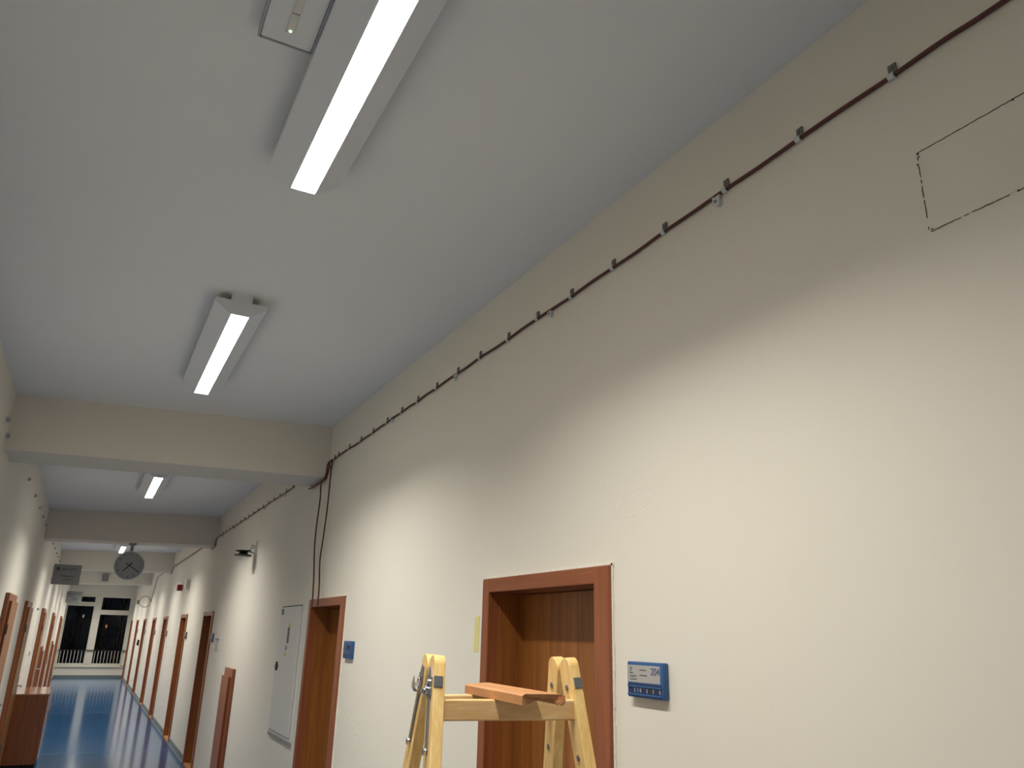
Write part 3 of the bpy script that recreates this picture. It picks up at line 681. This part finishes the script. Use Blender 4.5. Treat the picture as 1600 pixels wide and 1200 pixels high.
for k in range(2):
    y_a = ca - .01 + k * .74
    MB().bbox(cx0, cx1 + .008, y_a, y_a + .736, ch - .022, ch, .003).build('top_panel', 'cabinet_top', r)

# ================================================================== STEPLADDER
lw = Vector((.986, -.163, 0)).normalized(); ld = Vector((.163, .986, 0)).normalized()
PHI, TP = math.radians(17), math.radians(4)
A = Vector((.811, 1.887, 1.665)); STEPW = .344
ZT = 1.738                                     # pivot height
mid = A + lw * STEPW / 2 + ld * .081
base = Vector((mid.x, mid.y, 0))
r = empty('stepladder', base, 'pale pine wooden double stepladder in front of the nearest door', 'stepladder')
TH, HD = .0145, .035
def leg_point(sec, side, z_):
    """centre line of a stile at height z_"""
    drop = ZT - z_
    return base + Z * z_ + ld * (sec * drop * math.tan(PHI) + (-.036 if sec < 0 else .047)) + lw * side * (STEPW / 2 + TH + (z_ * -1 + 1.665) * math.tan(TP))
def leg_axes(sec, side):
    u = (leg_point(sec, side, 1.0) - leg_point(sec, side, 0.5)).normalized()
    n = (ld - u * ld.dot(u)).normalized(); w_ = u.cross(n).normalized()
    if w_.dot(lw) < 0: w_ = -w_
    return u, n, w_
RUNG_Z = [1.640, 1.36, 1.08, .80, .52, .24]
for sec in (-1, 1):
    for side in (-1, 1):
        u, n, w_ = leg_axes(sec, side)
        T = leg_point(sec, side, ZT - .004); Fo = leg_point(sec, side, 0.0)
        ln = (T - Fo).length; rr = HD
        prof = [(-rr, 0), (rr, 0)] + [(rr * math.cos(math.radians(t)) , ln + .004 + (rr * .8) * math.sin(math.radians(t))) for t in range(0, 181, 15)]
        st = MB().prism(prof, Fo - w_ * TH, n, u, w_ * 2 * TH).build('stile', 'pine', r)
        bev = st.modifiers.new('bevel', 'BEVEL'); bev.width = .0025; bev.segments = 2; bev.limit_method = 'ANGLE'
    for rz in RUNG_Z:
        pa, pb = leg_point(sec, -1, rz), leg_point(sec, 1, rz)
        u, n, w_ = leg_axes(sec, 1); c_ = (pa + pb) / 2; hl = (pb - pa).length / 2 - TH * .6
        rg = MB().obb(c_ + ld * sec * .008, lw, ld, Z, hl, .015, .0245).build('rung', 'pine_across', r)
        bev = rg.modifiers.new('bevel', 'BEVEL'); bev.width = .004; bev.segments = 3
# hinges, straps and bolts
def on_leg(sec, side, z_, out, along=0.0):
    u, n, w_ = leg_axes(sec, side); return leg_point(sec, side, z_) + w_ * side * (TH + out) + n * along, u, n, w_
for side in (-1, 1):
    for sec in (-1, 1):
        p, u, n, w_ = on_leg(sec, side, 1.630, .002)
        MB().obb(p, w_, n, u, .002, .009, .085).build('strap', 'zinc', r)
        for zz in ((1.548, 1.70) if side < 0 else (1.70,)):
            p, u, n, w_ = on_leg(sec, side, zz, .003)
            MB().disc(p, n, u, .0085, w_ * side * .007, 12).build('bolt', 'chrome', r, True)
        # pivot cheek plate
        p, u, n, w_ = on_leg(sec, side, 1.700, .0005)
        MB().prism([(-.018, -.035), (.018, -.035), (.021, .008), (.008, .038), (-.008, .038), (-.021, .008)], p, n, u, w_ * side * .003).build('hinge_plate', 'zinc', r)
        # wrap plate that grips the narrow outer edge
        p, u, n, w_ = on_leg(sec, side, 1.695, -TH, 0)
        e = n * sec * (HD + .0015)
        cl_ = MB().obb(p + e + w_ * side * .0035, w_, n, u, .0118, .0015, .0135).build('edge_clamp', 'zinc', r)
        bev = cl_.modifiers.new('bevel', 'BEVEL'); bev.width = .004; bev.segments = 3
        # bolt ends on the inner faces
        for zz in (1.692, 1.53):
            p, u, n, w_ = on_leg(sec, side, zz, -2 * TH)
            MB().disc(p, n, u, .0075, -w_ * side * .003, 12).build('bolt', 'zinc', r, True)
p, u, n, w_ = on_leg(-1, -1, 1.682, .004, .006)
MB().disc(p, n, u, .013, -w_ * .010, 14).build('hinge_bolt', 'chrome', r, True)
MB().tube([p - w_ * .008, p - w_ * .018], .007, 10).build('hinge_bolt', 'chrome', r, True)
# open C-shaped latch hook on the left rear stile, with its pin
p, u, n, w_ = on_leg(1, -1, 1.690, .004)
q = p - w_ * .010 - ld * .012
arc = [q + lw * (.0095 * math.cos(math.radians(t))) + Z * (.015 * math.sin(math.radians(t))) for t in range(170, 371, 20)]
MB().tube([arc[0] + Z * .018 + lw * .002] + arc + [arc[-1] + Z * .022 - lw * .001], [.001] + [.0042] * len(arc) + [.001], 10).build('latch_hook', 'chrome', r, True)
MB().tube([p, q - ld * .004], .0065, 10).build('latch_pin', 'chrome', r, True)

# broken piece of door trim lying across the two top rungs
rt = RUNG_Z[0] + .0245
o0 = Vector((.925, 1.69, rt + .0008)); dirp = Vector((.030, .385, 0)); ux = Vector((dirp.y, -dirp.x, 0)).normalized()
r = empty('wood_trim_piece', o0 + dirp * .5, 'broken brown piece of door trim lying across the top rungs', 'wood piece')
PL = [(0, 0), (.012, 0), (.014, .016), (.085, .018), (.088, .004), (.094, .0), (.104, .002), (.108, .010), (.104, .020), (.094, .024), (.006, .0245), (0, .020)]
mbp = MB(); nP = len(PL); rows = []
vv = []
cuts = [.00, .004, .012, .05, .045, .03, .018, -.004, -.010, -.008, -.002, .0]
L_ = dirp.length; du = dirp.normalized()
for k, (a_, b_) in enumerate(PL): vv.append(o0 + ux * a_ + Z * b_ + du * cuts[k])
for (a_, b_) in PL: vv.append(o0 + ux * a_ + Z * b_ + du * (L_ + .65 * a_))
mbp.add(vv, [tuple(range(nP)), tuple(range(nP, 2 * nP))] + [(i, (i + 1) % nP, nP + (i + 1) % nP, nP + i) for i in range(nP)])
mbp.build('profile', 'trim_wood', r)
tb = MB()
for k in range(14):
    a_ = .086 + random.random() * .018; b_ = .003 + random.random() * .016
    tb.obb(o0 + ux * a_ + Z * b_ + du * (-.006 + random.random() * .004), ux, du, Z, .003 + random.random() * .003, .004 + random.random() * .004, .002 + random.random() * .003)
tb.build('torn_end', 'torn_wood', r)

# ================================================================== OUTSIDE THE WINDOW (night)
tag(MB().box(-40, 40, Y1 + .6, Y1 + 90, -3.2, -3.0).build('ground', 'night_ground'), 'dark ground outside beyond the end window', 'ground', kind='structure')
def tree(x, y_, h, label, seed):
    rnd = random.Random(seed)
    r = empty('bare_tree', (x, y_, -3.0), label, 'tree', 'bare trees outside the window')
    MB().tube([(x, y_, -3.0), (x + .1, y_, -1.0), (x + .05, y_, 1.0), (x + .15, y_, h)], [.16, .13, .09, .03], 8).build('trunk', 'bark', r, True)
    for k in range(16):
        z0_ = rnd.uniform(-.6, h - .6); an = rnd.uniform(0, 6.28); ln = rnd.uniform(.9, 2.0)
        p = [Vector((x + .08, y_, z0_))]
        for j in range(1, 6):
            t = j / 5
            p.append(Vector((x + .08 + math.cos(an) * ln * t * .75 + rnd.uniform(-.06, .06), y_ + math.sin(an) * ln * t * .5, z0_ + ln * (1.1 * t - .75 * t * t) + rnd.uniform(-.05, .05))))
        MB().tube(p, [.03, .026, .02, .015, .011, .006], 5).build('branch', 'bark', r, True)
tree(1.3, Y1 + 3.6, 4.2, 'bare tree with curved branches outside the right window pane', 3)
tree(-.35, Y1 + 4.2, 4.0, 'dim bare tree outside the left window pane', 11)
tree(.6, Y1 + 6.0, 4.6, 'faint farther tree behind the window mullion', 23)
def street(x, y_, z_, m, label):
    r = empty('street_lamp', (x, y_, -3.0), label, 'street lamp', 'distant street lamps')
    MB().tube([(x, y_, -3), (x, y_, z_)], [.06, .035], 8).build('pole', 'bark', r, True)
    MB().tube([(x, y_, z_ - .02), (x, y_, z_ + .05), (x, y_, z_ + .13), (x, y_, z_ + .18)], [.02, .05, .05, .015], 12).build('globe', m, r, True)
street(.78, Y1 + 14, 2.05, 'street_amber', 'amber distant street lamp in the right window pane')
street(1.12, Y1 + 17, 1.75, 'street_amber', 'lower amber distant street lamp in the right window pane')
street(-.12, Y1 + 16, 2.25, 'street_white', 'pale distant street lamp in the left window pane')
